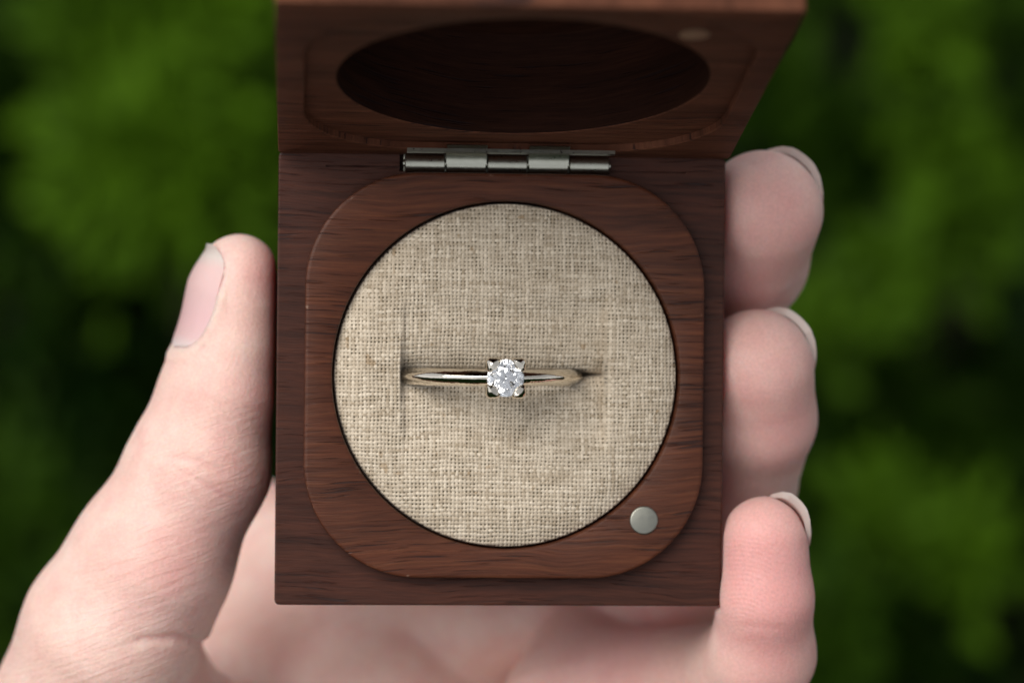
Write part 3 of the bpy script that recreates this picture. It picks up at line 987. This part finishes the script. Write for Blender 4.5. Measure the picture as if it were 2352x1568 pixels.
OLD_SHADED = np.array((.006, .021, .002)); FRESH = np.array((.098, .205, .009)); GREY = np.array((.009, .022, .011)); DEEP_SHADE = np.array((.0025, .008, .0018))  # leaf tones; the dark ones have the shrub's deep shade painted in
FR3 = np.array(FRAME.to_3x3()); FRT = np.array(FRAME.translation)
def leaves(cent, dirs, nor, ln_, wd, colr, name, parent):
    """many folded leaves; arrays in world metres"""
    n = len(cent)
    d = dirs / np.linalg.norm(dirs, axis=1, keepdims=True)
    nr = nor - (nor * d).sum(1, keepdims=True) * d; nr /= np.maximum(np.linalg.norm(nr, axis=1, keepdims=True), 1e-6)
    s = np.cross(d, nr)
    prof = [(0, 0, 0), (.35, .5, .10), (.35, -.5, .10), (.75, .36, .06), (.75, -.36, .06), (1.0, 0, -.12), (.4, 0, 0)]
    V = np.stack([cent + d * (ln_ * a_)[:, None] + s * (wd * b_)[:, None] + nr * (ln_ * c_)[:, None] for a_, b_, c_ in prof], 1)
    q = np.array([(0, 6, 1), (0, 2, 6), (6, 3, 1), (6, 2, 4), (6, 5, 3), (6, 4, 5)])
    F = (np.arange(n)[:, None, None] * 7 + q[None]).reshape(-1, 3)
    ob = mesh_obj(name, V.reshape(-1, 3), F, M_leaf, parent, smooth=False, scale=1)
    a_ = ob.data.color_attributes.new('leafcol', 'FLOAT_COLOR', 'POINT')
    cc = np.repeat(colr, 7, 0); a_.data.foreach_set('color', np.concatenate([cc, np.ones((len(cc), 1))], 1).astype(np.float32).ravel())
    ob['kind'] = 'stuff'
    return ob
def W(p): return np.asarray(p) * CM @ FR3.T + FRT

# fresh sprays: (px, py) of the photograph, distance behind the box (cm), size (cm), colour mix, count
SPR = [
 (430, 125, -70, 5.0, 1.0, 150), (350, 60, -74, 4.2, .6, 90), (270, 30, -70, 4, .7, 70), (120, 40, -85, 4, .35, 70), (520, 160, -70, 4.0, .7, 90), (600, 250, -70, 3.8, .75, 80), (560, 330, -68, 4.0, .55, 70),
 (365, 355, -66, 4.2, .9, 120), (420, 400, -66, 3.2, 1.0, 80), (300, 340, -70, 3.5, .55, 60), (590, 420, -75, 3.4, .35, 60), (50, 400, -75, 5.0, .3, 90), (90, 300, -75, 5, .25, 90),
 (30, 640, -75, 3.8, .35, 50), (10, 1250, -60, 4.2, .45, 80), (60, 1150, -70, 3.5, .15, 40), (180, 900, -78, 5, .12, 60), (250, 1000, -78, 5, .12, 60), (330, 540, -80, 5, .14, 60), (340, 700, -82, 5, .12, 60),
 (2120, 1000, -76, 4, .30, 60), (2200, 1080, -76, 3.6, .32, 50), (1960, 960, -76, 3.2, .28, 40), (1790, 250, -74, 3.4, .42, 60), (1890, 330, -74, 3.0, .38, 45), (1980, 400, -74, 2.8, .42, 45),
 (1890, 900, -74, 2.6, .3, 40), (2130, 1440, -78, 3.6, .25, 50), (2330, 330, -76, 2.8, .42, 40), (2320, 900, -78, 3.0, .3, 40), (2170, 660, -80, 3, .18, 30), (2310, 20, -76, 3.4, .5, 50), (2340, 1200, -78, 3.0, .25, 30),
 # beyond the frame, so the shrub goes on
 (-500, 200, -72, 6, .6, 80), (-400, 900, -72, 6, .5, 80), (2800, 300, -72, 6, .6, 80), (2900, 1100, -72, 6, .5, 80), (1100, 200, -72, 6, .6, 80), (1200, 1000, -74, 6, .6, 80), (600, 1800, -74, 6, .6, 80), (1900, 1900, -72, 6, .6, 80), (900, -400, -74, 6, .6, 80), (2000, -500, -74, 6, .5, 80)]
def streak(pts, size, mixv, cnt, z0, step=45):
    for (xa, ya), (xb, yb) in zip(pts, pts[1:]):
        k = max(1, int(math.hypot(xb - xa, yb - ya) / step))
        for i in range(k):
            s_ = (i + rng.random()) / k
            SPR.append((xa + (xb - xa) * s_, ya + (yb - ya) * s_, z0 + rng.normal(0, 1), size, mixv * rng.uniform(.9, 1.1), cnt))
streak([(2105, -60), (2112, 100), (2150, 250), (2190, 360), (2250, 440), (2290, 490)], 1.9, .80, 16, -70)
streak([(2280, 500), (2180, 540), (2060, 620), (1930, 690), (1850, 790)], 1.9, .74, 15, -68)
streak([(1990, 1165), (2110, 1215), (2240, 1300)], 2.2, .78, 24, -67, 60)
streak([(2010, 870), (2090, 980), (2160, 1080)], 2.6, .42, 18, -74, 60)
streak([(1890, 1360), (1885, 1480), (1870, 1600)], 2.2, .52, 18, -64, 55)
for _ in range(90):                                    # thin feathery shoots between the bright ones
    SPR.append((rng.uniform(-400, 2800), rng.uniform(-300, 1900), -80 + rng.normal(0, 3), rng.uniform(2, 4), rng.uniform(.16, .36), 26))
def shrub(side, label, loc):
    root = empty('shrub', None, Matrix.Translation(loc), label, 'shrub', 'shrubs behind the hand')
    inv = -np.array(loc)
    # old foliage, deep shade painted into its tones: an uneven leafy surface sloping away, with holes
    n = 9000
    x = rng.uniform(0, 75, n) * side + rng.normal(0, 2, n); y = rng.uniform(-60, 60, n)
    bumpz = 9 * (vnoise(x, y, 41, .06) - .5) * 2 + 5 * (vnoise(x, y, 42, .17) - .5) * 2
    z = -88 + bumpz - rng.exponential(13, n)
    hole = vnoise(x, y, 43, .09)
    k = (rng.random(n) < np.clip(1.1 - 1.9 * hole, .05, 1))
    x, y, z, bumpz = x[k], y[k], z[k], bumpz[k]
    cen = W(np.stack([x, y, z], 1)); n = len(cen)
    dr = rng.normal(0, 1, (n, 3)); dr[:, 2] = np.abs(dr[:, 2]) * .3
    no = rng.normal(0, .8, (n, 3)) + np.array((0, -.3, .6))
    tone = np.clip(vnoise(x, y, 44, .07) + rng.normal(0, .12, n), 0, 1)[:, None]
    cc = DEEP_SHADE * (1 - tone) + (GREY if side < 0 else OLD_SHADED) * tone
    blocks = [(cen, dr, no, rng.uniform(.022, .045, n), rng.uniform(.010, .018, n), cc)]
    stems = []
    for px, py, z0, size, mixv, cnt in SPR:
        k_ = (CAM[2] - z0) / FPX; X0, Y0 = CAM[0] + (px - CX) * k_, CAM[1] - (py - CY) * k_
        if (X0 > 0) != (side > 0): continue
        m_ = int(cnt * 2.6)
        wsc = .34 if side < 0 else .30
        o = rng.normal(0, 1, (m_, 3)) * np.array((size * wsc, size * wsc, size * .3))
        cen = W(np.array((X0, Y0, z0)) + o)
        dr = o @ FR3.T * 1.0 + rng.normal(0, 1.2, (m_, 3)) + np.array((0, 0, .6))
        no = rng.normal(0, .45, (m_, 3)) + np.array((-.15, -.45, 1.0))
        tn = np.clip(mixv ** 2.0 * .95 + rng.normal(0, .08, m_), 0, 1)[:, None]
        cc = OLD_SHADED * (1 - tn) + FRESH * tn
        blocks.append((cen, dr, no, rng.uniform(.009, .018, m_), rng.uniform(.005, .009, m_), cc))
        stems.append((X0, Y0, z0))
    cat = [np.concatenate([bk[i] for bk in blocks]) for i in range(6)]
    leaves(cat[0] + inv, cat[1], cat[2], cat[3], cat[4], cat[5], 'foliage', root)
    # branches from the crown of the roots to the sprays
    parts = []
    rootp = np.array((loc[0], loc[1], 0.0))
    for X0, Y0, z0 in stems:
        p1 = W((X0, Y0, z0)); p0 = rootp + rng.normal(0, .03, 3) * np.array((1, 1, 0))
        mid = (p0 + p1) / 2 + np.array((0, .08, .05)) + rng.normal(0, .02, 3)
        pts = [tuple((1 - s) ** 2 * p0 + 2 * s * (1 - s) * mid + s * s * p1 + inv) for s in np.linspace(0, 1, 7)]
        parts.append(tube(pts, list(np.linspace(.008, .002, 7)), 6))
    v, f = join(*parts)
    br = mesh_obj('branches', v, f, M_bark, root, scale=1)
    br['kind'] = 'stuff'
    return root
shrub(-1, 'blurred leafy green shrub behind the thumb, left of the ring box', (-.25, .75, 0))
shrub(1, 'blurred leafy green shrub behind the fingertips, right of the ring box', (.25, .78, 0))
